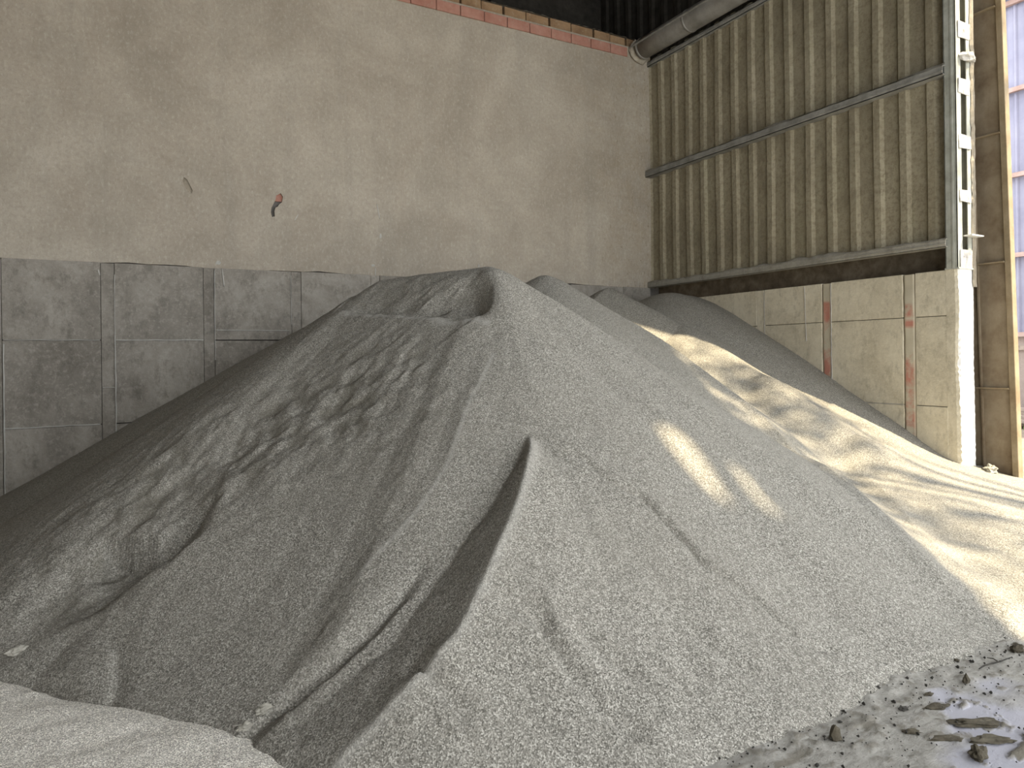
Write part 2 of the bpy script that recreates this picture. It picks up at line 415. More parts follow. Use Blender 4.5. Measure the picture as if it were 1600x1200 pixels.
# lower red course and upper brown course, bricks one by one
edges = [-.42, -.776, -1.17, -1.55, -1.927, -2.32, -2.715, -3.106, -3.499, -3.878, -4.27, -4.66, -5.05, -5.44, -5.83]
for b, a in zip(edges, edges[1:]):
    box('brick', (a + .005, -.008 - RNG.uniform(0, .006), 6.595), (b - .005, .20, 6.745), M['brick_red'], wb, .006)
    box('mortar_bed', (a, .008, 6.575), (b, .20, 6.597), M['mortar'], wb)
box('mortar_bed', (-.42, .004, 6.575), (.08, .2, 6.76), M['mortar'], wb, .01)
edges = [-.02, -.375, -.70, -1.05, -1.48, -1.903, -2.32, -2.733, -3.10, -3.457, -3.85, -4.25]
for k, (b, a) in enumerate(zip(edges, edges[1:])):
    gap = .03 if k % 2 == 0 else .006
    box('brick', (a + gap, .10 + RNG.uniform(-.008, .008), 6.77), (b - .006, .34, 6.965 + RNG.uniform(-.008, .008)), M['brick_brown'], wb, .007, .003)
bm = bmesh.new(); bm_box(bm, (-4.3, .0, 6.742), (-.02, .34, 6.772)); bm_obj('mortar_bed', bm, M['mortar'], wb)
bm = bmesh.new()                       # crumbling mortar on the very top
xs = np.arange(-4.3, -.02, .05)
top = [bm.verts.new((x, .09, 6.97)) for x in xs], [bm.verts.new((x, .13, 6.985 + RNG.uniform(0, .02))) for x in xs], [bm.verts.new((x, .33, 6.985 + RNG.uniform(0, .02))) for x in xs], [bm.verts.new((x, .34, 6.96)) for x in xs]
for r0, r1 in zip(top, top[1:]):
    for i in range(len(xs) - 1): bm.faces.new((r0[i], r0[i + 1], r1[i + 1], r1[i]))
bm_obj('mortar_cap', bm, M['mortar'], wb)

# ---- right wall: concrete push wall, cladding sheets above
wr = empty('wall_right', (0, 0, 0)); tag(wr, kind='structure')
WE = -5.05
box('wall_core', (.03, WE + .12, 0), (.28, 0.0, 2.47), M['core'], wr)
rstr = [(-4.57, -4.435), (-3.49, -3.36), (-2.43, -2.30), (-1.36, -1.23), (-.30, -.17)]
rrows = [(0.0, .985), (.992, 1.985), (1.992, 2.488)]
prev = WE + .12
def paint_strip(y0, y1, spans):
    zs = np.arange(0, 2.4881, .02); ys = np.array([y0, y0 + .012, y0 + .03, (y0 + y1) / 2, y1 - .03, y1 - .012, y1])
    Yg, Zg = np.meshgrid(ys, zs)
    P = np.zeros_like(Yg)
    for a, b in spans: P = np.maximum(P, sstep(a - .02, a + .02, Zg) * sstep(b + .02, b - .02, Zg))
    P *= sstep(0, .03, Yg - y0) * sstep(0, .03, y1 - Yg)
    Xg = np.where((Yg <= y0) | (Yg >= y1), .03, .006 + .004 * fbm(Yg * 20, Zg * 9, 3, 5))
    o = grid_obj('joint_strip', Xg, Yg, Zg, M['paint'], {'paint': P}, parent=wr)
    tag(o, 'concrete strip with worn red paint marks')
for k, (a, b) in enumerate(rstr):
    for (z0, z1) in rrows:
        box('concrete_panel', (RNG.uniform(0, .006), prev + .004, z0), (.2, a - .004, z1), M['conc_right'], wr, .005)
    if k == 0: paint_strip(a, b, [(2.0, 2.14), (1.88, 1.96), (1.20, 1.58), (.95, 1.17), (.60, .92)])
    elif k == 1: paint_strip(a, b, [(1.72, 2.25), (1.30, 1.65)])
    else: box('joint_strip', (.004, a, 0), (.2, b, 2.486), M['conc_right'], wr, .004)
    prev = b
for (z0, z1) in rrows: box('concrete_panel', (.002, prev + .004, z0), (.2, -.03, z1), M['conc_right'], wr, .005)
def fin_r(pts, w=.006):
    bm = bmesh.new(); tube_bm(bm, [(-.002, y, z) for y, z in pts], [w * RNG.uniform(.7, 1.1) for _ in pts], 6); bm_obj('cement_fin', bm, M['seam'], wr)
fin_r(lin((-3.495, .9), (-3.495, 2.48), 14)); fin_r(lin((-4.43, .99), (-3.75, .99), 7), .005); fin_r(lin((-3.1, 2.47), (-3.12, 1.75), 7), .005); fin_r(lin((-2.435, 1.7), (-2.435, 2.45), 7), .004)
# eroded end of the push wall: tan side, end face with its sunlight painted in as white
zs = np.arange(0, 2.4901, .03)
def end_x(z, k): return 0.004 + .004 * math.sin(z * 7 + k) + RNG.uniform(-.003, .003)
rng_off = [.010 * math.sin(z * 5.3) + .012 * RNG.uniform(-1, 1) * (1 if z < 1.6 else .25) - (.05 * max(0, .9 - z)) for z in zs]
V = []; Fc = []
for z, o in zip(zs, rng_off):
    V += [(.004, WE + .13, z), (.006, WE + .04 + o * .4, z), (.016 + RNG.uniform(0, .006), WE + .012 + o, z), (.034, WE + o * .3 - .004, z), (.29, WE + .3 * o, z), (.31, WE + .02, z), (.31, WE + .13, z)]
n = 7
side = [(i * n + k, i * n + k + 1, (i + 1) * n + k + 1, (i + 1) * n + k) for i in range(len(zs) - 1) for k in (0, 1)]
endf = [(i * n + k, i * n + k + 1, (i + 1) * n + k + 1, (i + 1) * n + k) for i in range(len(zs) - 1) for k in (2, 3, 4, 5)]
cap = [tuple((len(zs) - 1) * n + k for k in range(n))]
mesh_obj('wall_end', V, side + cap, M['conc_right'], wr); 
o = mesh_obj('end_face', V, endf, M['white'], wr); tag(o, 'wall end face with its sunlight painted white')
# trapezoid cladding: one sheet per cover width
def sheet(y0, y1, z0, z1, parent, mat, x=.07, depth=.036, pitch=.32, sag=0.):
    ys = []; y = y0
    prof = [(0, 0), (.17, 0), (.205, 1), (.285, 1), (.32, 0)]
    k = 0
    pts = []
    while y0 + k * pitch < y1 - 1e-6:
        for a, d in prof[:-1]: pts.append((y0 + k * pitch + a * pitch / .32, d))
        k += 1
    pts.append((y0 + k * pitch, 0)); pts.append((y0 + k * pitch + .05, 0))
    zz = np.linspace(z0, z1, 13)
    V = []; 
    for j, z in enumerate(zz):
        for (yy, d) in pts:
            V.append((x - d * depth + .006 * math.sin(yy * 2.3 + z * 1.7) + RNG.uniform(-.0015, .0015), yy, z))
    n = len(pts)
    Fc = [(j * n + i, j * n + i + 1, (j + 1) * n + i + 1, (j + 1) * n + i) for j in range(len(zz) - 1) for i in range(n - 1)]
    o = mesh_obj('cladding_sheet', V, Fc, mat, parent)
    return o
for k in range(6): sheet(-5.0 + k * .96, -5.0 + (k + 1) * .96, 2.76, 6.62, wr, M['sheet'], x=.07 + .0015 * (k % 2))
box('gap_back_plate', (.24, WE + .1, 2.4), (.25, .05, 3.4), M['gap_plate'], wr)  # added plate; crusted brown, darkened to paint the shade under the girt
for k in range(7): sheet(-5.0 + k * .96, -5.0 + (k + 1) * .96, 6.55, 9.2, wr, M['roof'], x=.16)  # upper cladding in near-black, the shade above the duct painted in
# girts with a crust of dust on the ledge
def girt(z0, z1, x0, x1, mat):
    g = empty('girt', (x0, WE, z0)); put(g, wr)
    bm = bmesh.new()
    t = .008
    bm_box(bm, (x0, WE + .10, z0), (x0 + t, -.0, z1)); bm_box(bm, (x0, WE + .10, z1 - t), (x1, 0, z1)); bm_box(bm, (x0, WE + .10, z0), (x1, 0, z0 + t))
    bm_box(bm, (x0 - .012, WE + .10, z0 + .028), (x0, 0, z0 + .036))
    bm_obj('rail', bm, mat, g)
    ys = np.arange(WE + .1, 0.001, .025); bm = bmesh.new(); R = []
    for y in ys:
        h = .004 + .016 * max(0, float(fbm(np.array([y * 5.]), np.array([z0 * 3]), 3, 9)[0]) + .4)
        e = .010 * float(fbm(np.array([y * 9.]), np.array([z0]), 3, 4)[0])
        R.append([bm.verts.new((x0 - .006 + e, y, z1 - .014 + e)), bm.verts.new((x0 + .012, y, z1 + h)), bm.verts.new(((x0 + x1) / 2, y, z1 + h * 1.6)), bm.verts.new((x1, y, z1 + h * 2.2))])
    for a, b in zip(R, R[1:]):
        for i in range(3): bm.faces.new((a[i], a[i + 1], b[i + 1], b[i]))
    o = bm_obj('dust_crust', bm, M['dust'], g, True)
girt(4.61, 4.71, -.07, .07, M['girt'])
girt(2.735, 2.825, -.05, .07, M['dust'])
girt(6.50, 6.58, .0, .07, M['girt'])
# header above the big opening, roof, added dark screen, far walls
wh = empty('wall_right_header', (0, -9, 7.6)); tag(wh, kind='structure')
for k in range(9): sheet(-13.3 + k * .912, -13.3 + (k + 1) * .912, 7.6, 9.2, wh, M['sheet'], pitch=.304)
wv = box('void_screen', (-16, 1.5, 6.0), (.2, 1.6, 9.2), M['roof']); tag(wv, kind='structure')  # near-black screen added to paint the darkness of the space behind
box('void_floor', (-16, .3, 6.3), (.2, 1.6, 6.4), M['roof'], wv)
wlft = box('wall_left', (-16.2, -13.4, 0), (-16.0, 2, 9.2), M['plaster']); tag(wlft, kind='structure')
wf = box('wall_front', (-16, -13.4, 0), (-10.5, -13.2, 9.2), M['plaster']); tag(wf, kind='structure')
box('lintel', (-10.5, -13.4, 6.5), (0.2, -13.2, 9.2), M['plaster'], wf)
ce = empty('ceiling', (-8, -4, 9.0)); tag(ce, kind='structure')
# two torn gaps in the roof sheets let small pools of sun through
tear1 = [(-1.05, -11.36), (-.95, -11.42), (-.86, -11.62), (-.82, -11.9), (-.78, -12.25), (-.88, -12.1), (-.96, -11.85), (-1.02, -11.6)]
tear2 = [(-.60, -11.86), (-.53, -11.95), (-.51, -12.19), (-.44, -12.42), (-.52, -12.34), (-.58, -12.12)]
def roof_panel(x0, y0, x1, y1, holes=()):
    bm = bmesh.new(); es = []
    for loop in ([(x0, y0), (x1, y0), (x1, y1), (x0, y1)],) + tuple(holes):
        vv = [bm.verts.new((x, y, 9.0)) for x, y in loop]
        es += [bm.edges.new((vv[i], vv[(i + 1) % len(vv)])) for i in range(len(vv))]
    bmesh.ops.triangle_fill(bm, use_beauty=True, edges=es)
    ret = bmesh.ops.extrude_face_region(bm, geom=list(bm.faces))
    bmesh.ops.translate(bm, vec=(0, 0, .02), verts=[g for g in ret['geom'] if isinstance(g, bmesh.types.BMVert)])
    bm_obj('roof_sheet', bm, M['roof'], ce)
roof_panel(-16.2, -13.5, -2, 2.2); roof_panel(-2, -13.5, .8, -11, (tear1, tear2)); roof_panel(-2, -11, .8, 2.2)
for y in (-10.5, -5.2, .9):
    bm = bmesh.new(); bm_box(bm, (-16, y - .1, 8.55), (0.0, y + .1, 8.98)); bm_obj('roof_beam', bm, M['roof'], ce)
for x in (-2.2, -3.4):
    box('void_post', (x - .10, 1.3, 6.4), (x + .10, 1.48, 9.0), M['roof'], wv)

# ------------------------------------------------------------------ steel post at the end of the push wall
ps = empty('steel_post', (.14, WE + .06, 2.49)); tag(ps, 'tall built-up steel post with batten plates standing on the push wall end', 'post')
Y0, Y1 = WE - .004, WE + .125
ZT = 8.97
bm = bmesh.new(); bm_box(bm, (-.01, Y0, 2.49), (0.0, Y1, ZT)); bm_box(bm, (-.01, Y0, 2.49), (.085, Y0 + .01, ZT)); bm_box(bm, (-.01, Y1 - .01, 2.49), (.085, Y1, ZT)); bm_box(bm, (-.016, Y0 + .035, 2.49), (-.01, Y0 + .055, ZT))
bm_obj('channel', bm, M['post'], ps)
bm = bmesh.new(); bm_box(bm, (.27, Y0, 2.49), (.28, Y1, ZT)); bm_box(bm, (.195, Y0, 2.49), (.28, Y0 + .01, ZT)); bm_box(bm, (.195, Y1 - .01, 2.49), (.28, Y1, ZT))
bm_obj('channel', bm, M['post'], ps)
box('back_plate', (.0, Y1 - .004, 2.49), (.27, Y1 + .004, ZT), M['roof'], ps)
for z, h in ((2.60, .20), (3.28, .13), (3.87, .15), (4.47, .16), (5.08, .17), (5.7, .15), (6.3, .15), (6.9, .15), (7.5, .15)):
    box('batten_plate', (.03, Y0 - .012, z - h / 2), (.25, Y0 - .001, z + h / 2), M['batten'], ps, .003, .007)
bm = bmesh.new()
zz = np.arange(2.3, ZT, .06); R = []
for z in zz:
    j = RNG.uniform(-.012, .012)
    R.append([bm.verts.new((.265 + j, Y0 - .006, z)), bm.verts.new((.285, Y0 - .022 + j * .6, z)), bm.verts.new((.325 + j * .7, Y0 - .016, z)), bm.verts.new((.335 + j * .5, Y0 + .05, z))])
for a, b in zip(R, R[1:]):
    for i in range(3): bm.faces.new((a[i], a[i + 1], b[i + 1], b[i]))
o = bm_obj('mortar_edge', bm, M['mortar'], ps)
def lumpy(name, c, s, mat, parent=None, seed=0, sub=2, amp=.25, freq=2.0, rot=0.):
    bm = bmesh.new(); bmesh.ops.create_icosphere(bm, subdivisions=sub, radius=1.0)
    rg = random.Random(seed); ph = [rg.uniform(0, 6.28) for _ in range(9)]
    for v in bm.verts:
        d = v.co.normalized()
        k = 1 + amp * (math.sin(d.x * freq * 2.1 + ph[0]) * math.sin(d.y * freq * 1.7 + ph[1]) + .6 * math.sin(d.z * freq * 3.3 + ph[2] + d.x * 2) + .45 * math.sin(d.y * freq * 4.1 + ph[3]) * math.sin(d.z * freq * 3.7 + ph[4])) + rg.uniform(-.09, .09)
        v.co = d * k
    cr_, sr_ = math.cos(rot), math.sin(rot)
    for v in bm.verts:
        x, y, z = v.co.x * s[0], v.co.y * s[1], v.co.z * s[2]
        v.co = Vector((x * cr_ - y * sr_ + c[0], x * sr_ + y * cr_ + c[1], z + c[2]))
    return bm_obj(name, bm, mat, parent)
lumpy('mortar_lump', (.19, Y0 - .03, 4.79), (.14, .05, .05), M['seam'], ps, 3)
o = box('bracket_stub', (.10, Y0 - .09, 2.84), (.34, Y0 - .0, 2.856), M['white'], ps, .002, .004)
box('base_plate', (-.012, Y0 - .012, 2.488), (.29, Y1 + .01, 2.504), M['post'], ps)

# ------------------------------------------------------------------ stiffened steel column beyond it
COLX = .47
c0, c1, LEAN = -5.40, -5.03, .20
cl = empty('steel_column', (COLX, -5.2, 0)); tag(cl, 'rusty brown stiffened steel column beside the white wall end', 'column')
def leaning(name, x0, x1, y0, y1, mat, bev=0.):
    bm = bmesh.new(); bm_box(bm, (x0, y0, 0), (x1, y1, 9.0), bev)
    for v in bm.verts: v.co.y += LEAN * v.co.z / 9.0
    return bm_obj(name, bm, mat, cl)
leaning('web', COLX, COLX + .012, c0, c1 + .3, M['rust'])
leaning('flange', COLX - .03, COLX + .06, c0 - .012, c0 + .05, M['rustlite'], .004)
leaning('flange', COLX - .10, COLX + .10, c1 + .3, c1 + .315, M['rust'])
leaning('seam_angle', COLX - .03, COLX, c1 - .045, c1 - .03, M['rust'])
for z in (1.18, 2.55, 3.95, 5.33, 6.7):
    l = LEAN * z / 9; box('stiffener', (COLX - .05, c0 + .05 + l, z), (COLX, c1 + .2 + l, z + .014), M['rustlite'], cl)

# ------------------------------------------------------------------ round duct along the cladding
du = empty('duct_pipe', (-.2, 0, 6.75)); tag(du, 'grey round metal duct running along the top of the cladding', 'duct')
DX, DZ, DR = -.20, 6.72, .17
bm = bmesh.new(); tube_bm(bm, [(DX, y, DZ) for y in np.linspace(-5.2, -.12, 9)], DR, 32); bm_obj('tube', bm, M['pipe'], du, True)
for y in (-.16, -1.25, -2.35, -3.45, -4.55):
    bm = bmesh.new(); tube_bm(bm, [(DX, y - .022, DZ), (DX, y - .015, DZ), (DX, y + .015, DZ), (DX, y + .022, DZ)], [DR, DR + .006, DR + .006, DR], 32); bm_obj('joint_band', bm, M['pipe'], du, True)
box('top_lip', (DX - DR - .03, -5.2, DZ + .02), (DX - DR + .0, 0, DZ + .035), M['girt'], du)
lumpy('mortar_collar', (DX, -.04, DZ - .02), (.20, .06, .20), M['mortar'], du, 12, 2, .1)
# ------------------------------------------------------------------ the heap
CONES = [  # segment x0,y0,z0 - x1,y1,z1, slope, rounding, blend
 (-5.12,-3.93,2.38,-5.78,-3.18,2.31,None,.08,.05),
 (-3.58,-2.38,2.55,-3.58,-2.38,2.55,.70,.12,.06),
 (-1.78,-1.25,2.56,-1.42,-2.34,1.97,.66,.15,.06),
 (-1.42,-2.34,1.97,-1.35,-3.6,1.33,.66,.15,.05),
 (-1.35,-3.6,1.33,-1.27,-4.7,.74,.62,.15,.06),
 (-.55,-1.10,2.55,-.2,-1.0,2.53,.615,.40,.06),
 (-5.6,-.8,2.12,-5.0,-.8,2.2,.595,.2,.06),
 (-.9,-4.5,.50,-2.0,-5.2,.42,.22,.5,.15),
]
AZ = np.array([-np.pi,-2.75,-2.69,-2.59,-2.47,-2.36,-2.29,-1.85,-1.66,-1.41,-1.28,-1.15,-1.05,-.6,0,np.pi])
AS = np.array([.68,.69,.70,.73,.752,.742,.72,.715,.73,.745,.715,.70,.665,.66,.68,.68])
def smax(a, b, k):
    h = np.clip(.5 + .5 * (a - b) / k, 0, 1); return b + (a - b) * h + k * h * (1 - h)
def heap_base(x, y):
    z = None
    for (x0, y0, z0, x1, y1, z1, s, r, k) in CONES:
        ux, uy = x1 - x0, y1 - y0; L = ux * ux + uy * uy
        t = np.clip(((x - x0) * ux + (y - y0) * uy) / L, 0, 1) if L > 0 else 0 * x
        dx, dy = x - x0 - t * ux, y - y0 - t * uy
        d = np.sqrt(dx * dx + dy * dy + r * r) - r
        if s is None: s = np.interp(np.arctan2(dy, dx), AZ, AS)
        c = z0 + t * (z1 - z0) - s * d
        z = c if z is None else smax(z, c, k)
    return z
def smooth_poly(P, n=5):
    P = np.array(P, float); out = []
    for i in range(len(P) - 1):
        p0, p1, p2, p3 = P[max(i - 1, 0)], P[i], P[i + 1], P[min(i + 2, len(P) - 1)]
        for k in range(n):
            t = k / n
            out.append(.5 * (2 * p1 + (p2 - p0) * t + (2 * p0 - 5 * p1 + 4 * p2 - p3) * t * t + (3 * p1 - p0 - 3 * p2 + p3) * t ** 3))
    out.append(P[-1]); return np.array(out)
def sdist(x, y, P):
    """signed distance (left of travel positive) and 0..1 position along the line"""
    seg = np.hypot(*np.diff(P, axis=0).T); cum = np.concatenate([[0], np.cumsum(seg)])
    best = np.full(x.shape, 1e9); sg = np.ones(x.shape); pos = np.zeros(x.shape)
    for i in range(len(P) - 1):
        ax, ay = P[i]; tx, ty = (P[i + 1] - P[i]) / max(seg[i], 1e-9)
        t = np.clip((x - ax) * tx + (y - ay) * ty, 0, seg[i])
        d = np.hypot(x - ax - t * tx, y - ay - t * ty)
        s = np.sign(tx * (y - ay) - ty * (x - ax)); m = d < best
        best = np.where(m, d, best); sg = np.where(m, s, sg); pos = np.where(m, (cum[i] + t) / cum[-1], pos)
    return best * np.where(sg == 0, 1, sg), pos
FEATURES = [  # line, profile of (distance, height), (position, amount), (position, width)
 ('main_scar', [(-5.74, -5.66), (-5.87, -5.86), (-6.01, -6.03), (-6.19, -6.21), (-6.35, -6.34), (-6.52, -6.48), (-6.7, -6.59), (-6.88, -6.65), (-7.01, -6.67), (-7.17, -6.7), (-7.26, -6.71)],
   [(-3.4,0),(-1.7,-.03),(-.95,-.14),(0,.80),(.08,.88),(.5,.66),(2.0,.15),(3.4,0)], [(0,0.01),(.06,.07),(.16,.15),(.35,.23),(.6,.27),(.85,.21),(1,.13)], [(0,.02),(.06,.05),(.16,.12),(.35,.24),(.6,.33),(1,.34)]),
 ('channel_step', [(-6.57,-6.04),(-6.68,-6.09),(-6.83,-6.14),(-7.0,-6.19),(-7.21,-6.22),(-7.42,-6.23)],
   [(-1.5,0),(-.5,.25),(-.12,-.2),(0,-1),(.6,.5),(1.2,.5),(3,0)], [(0,0),(.2,.045),(.7,.07),(1,.04)], [(0,.10),(1,.16)]),
 ('left_scoop', [(-7.43,-4.53),(-7.37,-4.67),(-7.41,-4.78),(-7.52,-4.94),(-7.66,-4.99),(-7.83,-4.97),(-8.03,-4.96),(-8.2,-4.93),(-8.4,-4.93)],
   [(-2.9,0),(-2.5,-.4),(-2.1,-.9),(-1.8,-1),(-1,-.62),(-.45,-.30),(-.04,.15),(.12,.22),(1,.12),(2.2,0)], [(0,.06),(.12,.25),(.4,.34),(.65,.20),(.82,.07),(1,.0)], [(0,.22),(.4,.30),(1,.14)]),
 ('apex_edge', [(-5.21,-3.99),(-5.25,-4.24),(-5.32,-4.44),(-5.43,-4.55),(-5.55,-4.57)],
   [(-5,0),(-2.5,-.6),(-1,-.95),(-.05,.3),(.3,.35),(2.5,0)], [(0,.0),(.2,.10),(.4,.15),(.65,.15),(1,.02)], [(0,.14),(1,.14)]),
 ('bench', [(-6.35,-3.30),(-6.15,-3.58),(-5.94,-3.93),(-5.69,-4.37),(-5.55,-4.57),(-5.45,-4.72)],
   [(-5,0),(-2.0,.2),(-.5,.35),(0,.1),(.5,-.8),(1.0,-1),(3.4,0)], [(0,.02),(.25,.08),(.6,.085),(.85,.03),(1,.0)], [(0,.14),(1,.14)]),
 ('dust_line', [(-5.57,-4.92),(-5.78,-5.12),(-5.95,-5.27),(-6.15,-5.49),(-6.28,-5.63),(-6.5,-5.77),(-6.73,-5.86),(-6.92,-5.93),(-6.99,-5.97)],
   [(-2.5,0),(-.8,-.2),(-.1,.8),(.1,.9),(1.5,.4),(4,0)], [(0,.006),(.3,.02),(1,.015)], [(0,.13),(1,.13)]),
 ('crease_a', [(-5.55,-5.85),(-5.44,-6.1),(-5.32,-6.24),(-5.28,-6.45),(-5.17,-6.66),(-5.04,-6.84),(-4.96,-7.0),(-4.86,-7.07)],
   [(-5,0),(-.6,.5),(-.15,.25),(0,-.6),(.8,.6),(1.6,.55),(7,0)], [(0,.012),(.2,.034),(.6,.046),(1,.016)], [(0,.06),(1,.065)]),
 ('crease_b', [(-6.48,-6.48),(-6.31,-6.65),(-6.29,-6.73),(-6.24,-6.93),(-6.17,-7.06),(-6.14,-7.13)],
   [(-2.5,0),(-.5,.5),(0,-.6),(.9,.7),(3.2,0)], [(0,.008),(.4,.042),(1,.016)], [(0,.09),(1,.09)]),
 ('crease_c', [(-6.14,-6.65),(-6.09,-6.83),(-6.01,-6.94),(-5.95,-7.06)],
   [(-2.5,0),(-.5,.5),(0,-.6),(.9,.7),(3.2,0)], [(0,.0),(.4,.030),(1,.01)], [(0,.08),(1,.08)]),
 ('crease_d', [(-6.85,-6.54),(-6.83,-6.65),(-6.8,-6.74),(-6.76,-6.85)],
   [(-2.5,0),(-.5,.5),(0,-.6),(.9,.7),(3.2,0)], [(0,.008),(.4,.034),(1,.016)], [(0,.08),(1,.08)]),
 ('crease_e', [(-5.58,-6.77),(-5.52,-6.9),(-5.45,-7.05),(-5.4,-7.13)],
   [(-2.5,0),(-.5,.5),(0,-.6),(.9,.7),(3.2,0)], [(0,.0),(.4,.032),(1,.012)], [(0,.09),(1,.09)]),
 ('crease_f', [(-5.92,-6.9),(-5.87,-6.99),(-5.78,-7.08)],
   [(-2.5,0),(-.5,.5),(0,-.6),(.9,.7),(3.2,0)], [(0,.0),(.4,.024),(1,.01)], [(0,.08),(1,.08)]),
 ('ridge_a', [(-3.41,-2.84),(-2.75,-3.25),(-2.55,-3.9),(-2.45,-4.5),(-2.75,-5.3),(-3.2,-6.0),(-3.39,-6.47),(-3.54,-6.80),(-3.57,-6.99)],
   [(-3.5,0),(-.6,.3),(0,1),(.7,.4),(2.2,0)], [(0,.0),(.2,.07),(.8,.08),(1,.02)], [(0,.22),(1,.20)]),
 ('ridge_b', [(-5.14,-4.13),(-4.74,-4.42),(-4.35,-4.85),(-4.26,-5.34),(-4.17,-5.81)],
   [(-3.5,0),(-.6,.3),(0,1),(.7,.4),(2.5,0)], [(0,.02),(.4,.04),(1,.0)], [(0,.2),(1,.2)]),
 ('ridge_c', [(-1.33,-4.47),(-2.27,-5.71),(-2.98,-6.44),(-3.23,-6.96),(-3.33,-7.13)],
   [(-2.5,0),(-.6,.3),(0,1),(.7,.4),(2.5,0)], [(0,.0),(.3,.025),(.8,.04),(1,.02)], [(0,.24),(1,.2)]),
 ('lobe', [(-8.03,-5.03),(-7.93,-5.28),(-7.92,-5.45),(-7.96,-5.61)],
   [(-2.8,0),(-1.2,.8),(-.3,.4),(0,-.6),(.9,0),(2,0)], [(0,.01),(.5,.035),(1,.03)], [(0,.12),(1,.12)]),
]
hx = np.arange(-11.6, 1.0001, .0145); hy = np.arange(-7.42, .0251, .0135)
X, Y = np.meshgrid(hx, hy)
H = heap_base(X, Y)
# concave foot
H = H + .05 * np.exp(-np.clip(H, 0, 2) / .12) * (H > -.3)
fines = np.zeros_like(H)
for name, line, prof, amt, wid in FEATURES:
    P = smooth_poly(line)
    lo = P.min(0) - 1.6; hi = P.max(0) + 1.6
    i0, i1 = np.searchsorted(hx, [lo[0], hi[0]]); j0, j1 = np.searchsorted(hy, [lo[1], hi[1]])
    xs, ys = X[j0:j1, i0:i1], Y[j0:j1, i0:i1]
    wob = .018 * fbm(xs * 5, ys * 5, 3, 77)
    d, pos = sdist(xs + wob, ys + wob, P)
    w = np.interp(pos, *zip(*wid)); a = np.interp(pos, *zip(*amt))
    p = np.array(prof)
    # fade past both ends of the line
    e0 = np.hypot(xs - P[0, 0], ys - P[0, 1]); e1 = np.hypot(xs - P[-1, 0], ys - P[-1, 1])
    endf = np.where(pos <= 0, np.exp(-(e0 / (.03 if name == 'main_scar' else .18)) ** 2), np.where(pos >= 1, np.exp(-(e1 / .3) ** 2), 1))
    H[j0:j1, i0:i1] += a * np.interp(d / w, p[:, 0], p[:, 1]) * endf
    if name == 'dust_line': fines[j0:j1, i0:i1] = np.maximum(fines[j0:j1, i0:i1], .45 * np.exp(-(d / .014) ** 2) * (pos > .02) * (pos < .98))
    if name == 'bench': fines[j0:j1, i0:i1] = np.maximum(fines[j0:j1, i0:i1], .5 * np.exp(-((d + .02) / .03) ** 2) * sstep(.02, .2, pos) * (pos < .97))
    if name in ('main_scar',): fines[j0:j1, i0:i1] = np.maximum(fines[j0:j1, i0:i1], .35 * np.exp(-((d - .03) / .03) ** 2) * (pos > .02))
# run-out streaks down the fall line and darker brown clumps on the left flank
ax_, ay_ = -5.12, -3.93
az = np.arctan2(Y - ay_, X - ax_); rr = np.hypot(X - ax_, Y - ay_)
H += (.0025 * vnoise(az * 9, rr * .8, 3) + .0018 * vnoise(az * 26, rr * 1.6, 4)) * sstep(.3, 1.2, rr) * sstep(.0, .3, H)
H += .010 * fbm(X * 1.6, Y * 1.6, 3, 8) * sstep(0, .3, H)
d, pos = sdist(X, Y, smooth_poly([(-5.86,-4.62),(-6.46,-4.54),(-6.95,-4.39),(-7.38,-4.32),(-7.9,-4.45)]))
msk = np.exp(-(d / .62) ** 2) * sstep(-.02, .12, pos)
d2, pos2 = sdist(X, Y, smooth_poly([(-5.9, -3.55), (-5.45, -4.1)]))
msk = np.maximum(msk, .6 * np.exp(-(d2 / .25) ** 2))
st = fbm(az * 7, rr * 3.2, 4, 15); st2 = fbm(az * 16, rr * 7, 3, 16)
H += msk * (.009 * st + .008 * st2 + .017 * fbm(X * 9, Y * 9, 5, 19))
clump = msk * sstep(.05, .7, -.6 * st + .3 * st2 - .6 * fbm(X * 9, Y * 9, 3, 19)) 
H += .0022 * fbm(X * 22, Y * 22, 2, 90)
H -= .5 * sstep(-7.12, -7.42, Y) * sstep(-3.6, -3.0, X)
keep = (H > -.03) & ~((X > .03) & (Y > -5.03))
o = grid_obj('sand_heap', X, Y, H, M['sand'], {'fines': fines, 'clump': clump}, keep)
tag(o, 'large heap of grey granular sand piled into the wall corner', 'sand heap', kind='stuff')

# pale fine sand spread at the lower left
px = np.arange(-10.5, -6.6, .02); py = np.arange(-8.8, -4.6, .02)
X, Y = np.meshgrid(px, py)
P = smooth_poly([(-10.6,-4.6),(-9.2,-4.5),(-8.6,-4.90),(-8.41,-5.10),(-8.24,-5.34),(-7.96,-5.64),(-7.64,-5.91),(-7.44,-6.20),(-7.35,-6.47),(-7.30,-6.8),(-7.25,-7.3),(-7.3,-8.2),(-7.6,-8.9)])
d, pos = sdist(X, Y, P)
Zs = np.interp(-d, [-.12, 0, .1, .5, 3], [-.04, .03, .045, .05, .05]) + .006 * fbm(X * 3 + Y, Y * 7, 4, 5) + .002 * fbm(X * 20, Y * 20, 2, 6)
o = grid_obj('sand_spread', X, Y, Zs, M['fine'], None, Zs > -.02)
tag(o, 'pale fine sand spread flat on the floor before the heap', 'sand', kind='stuff')

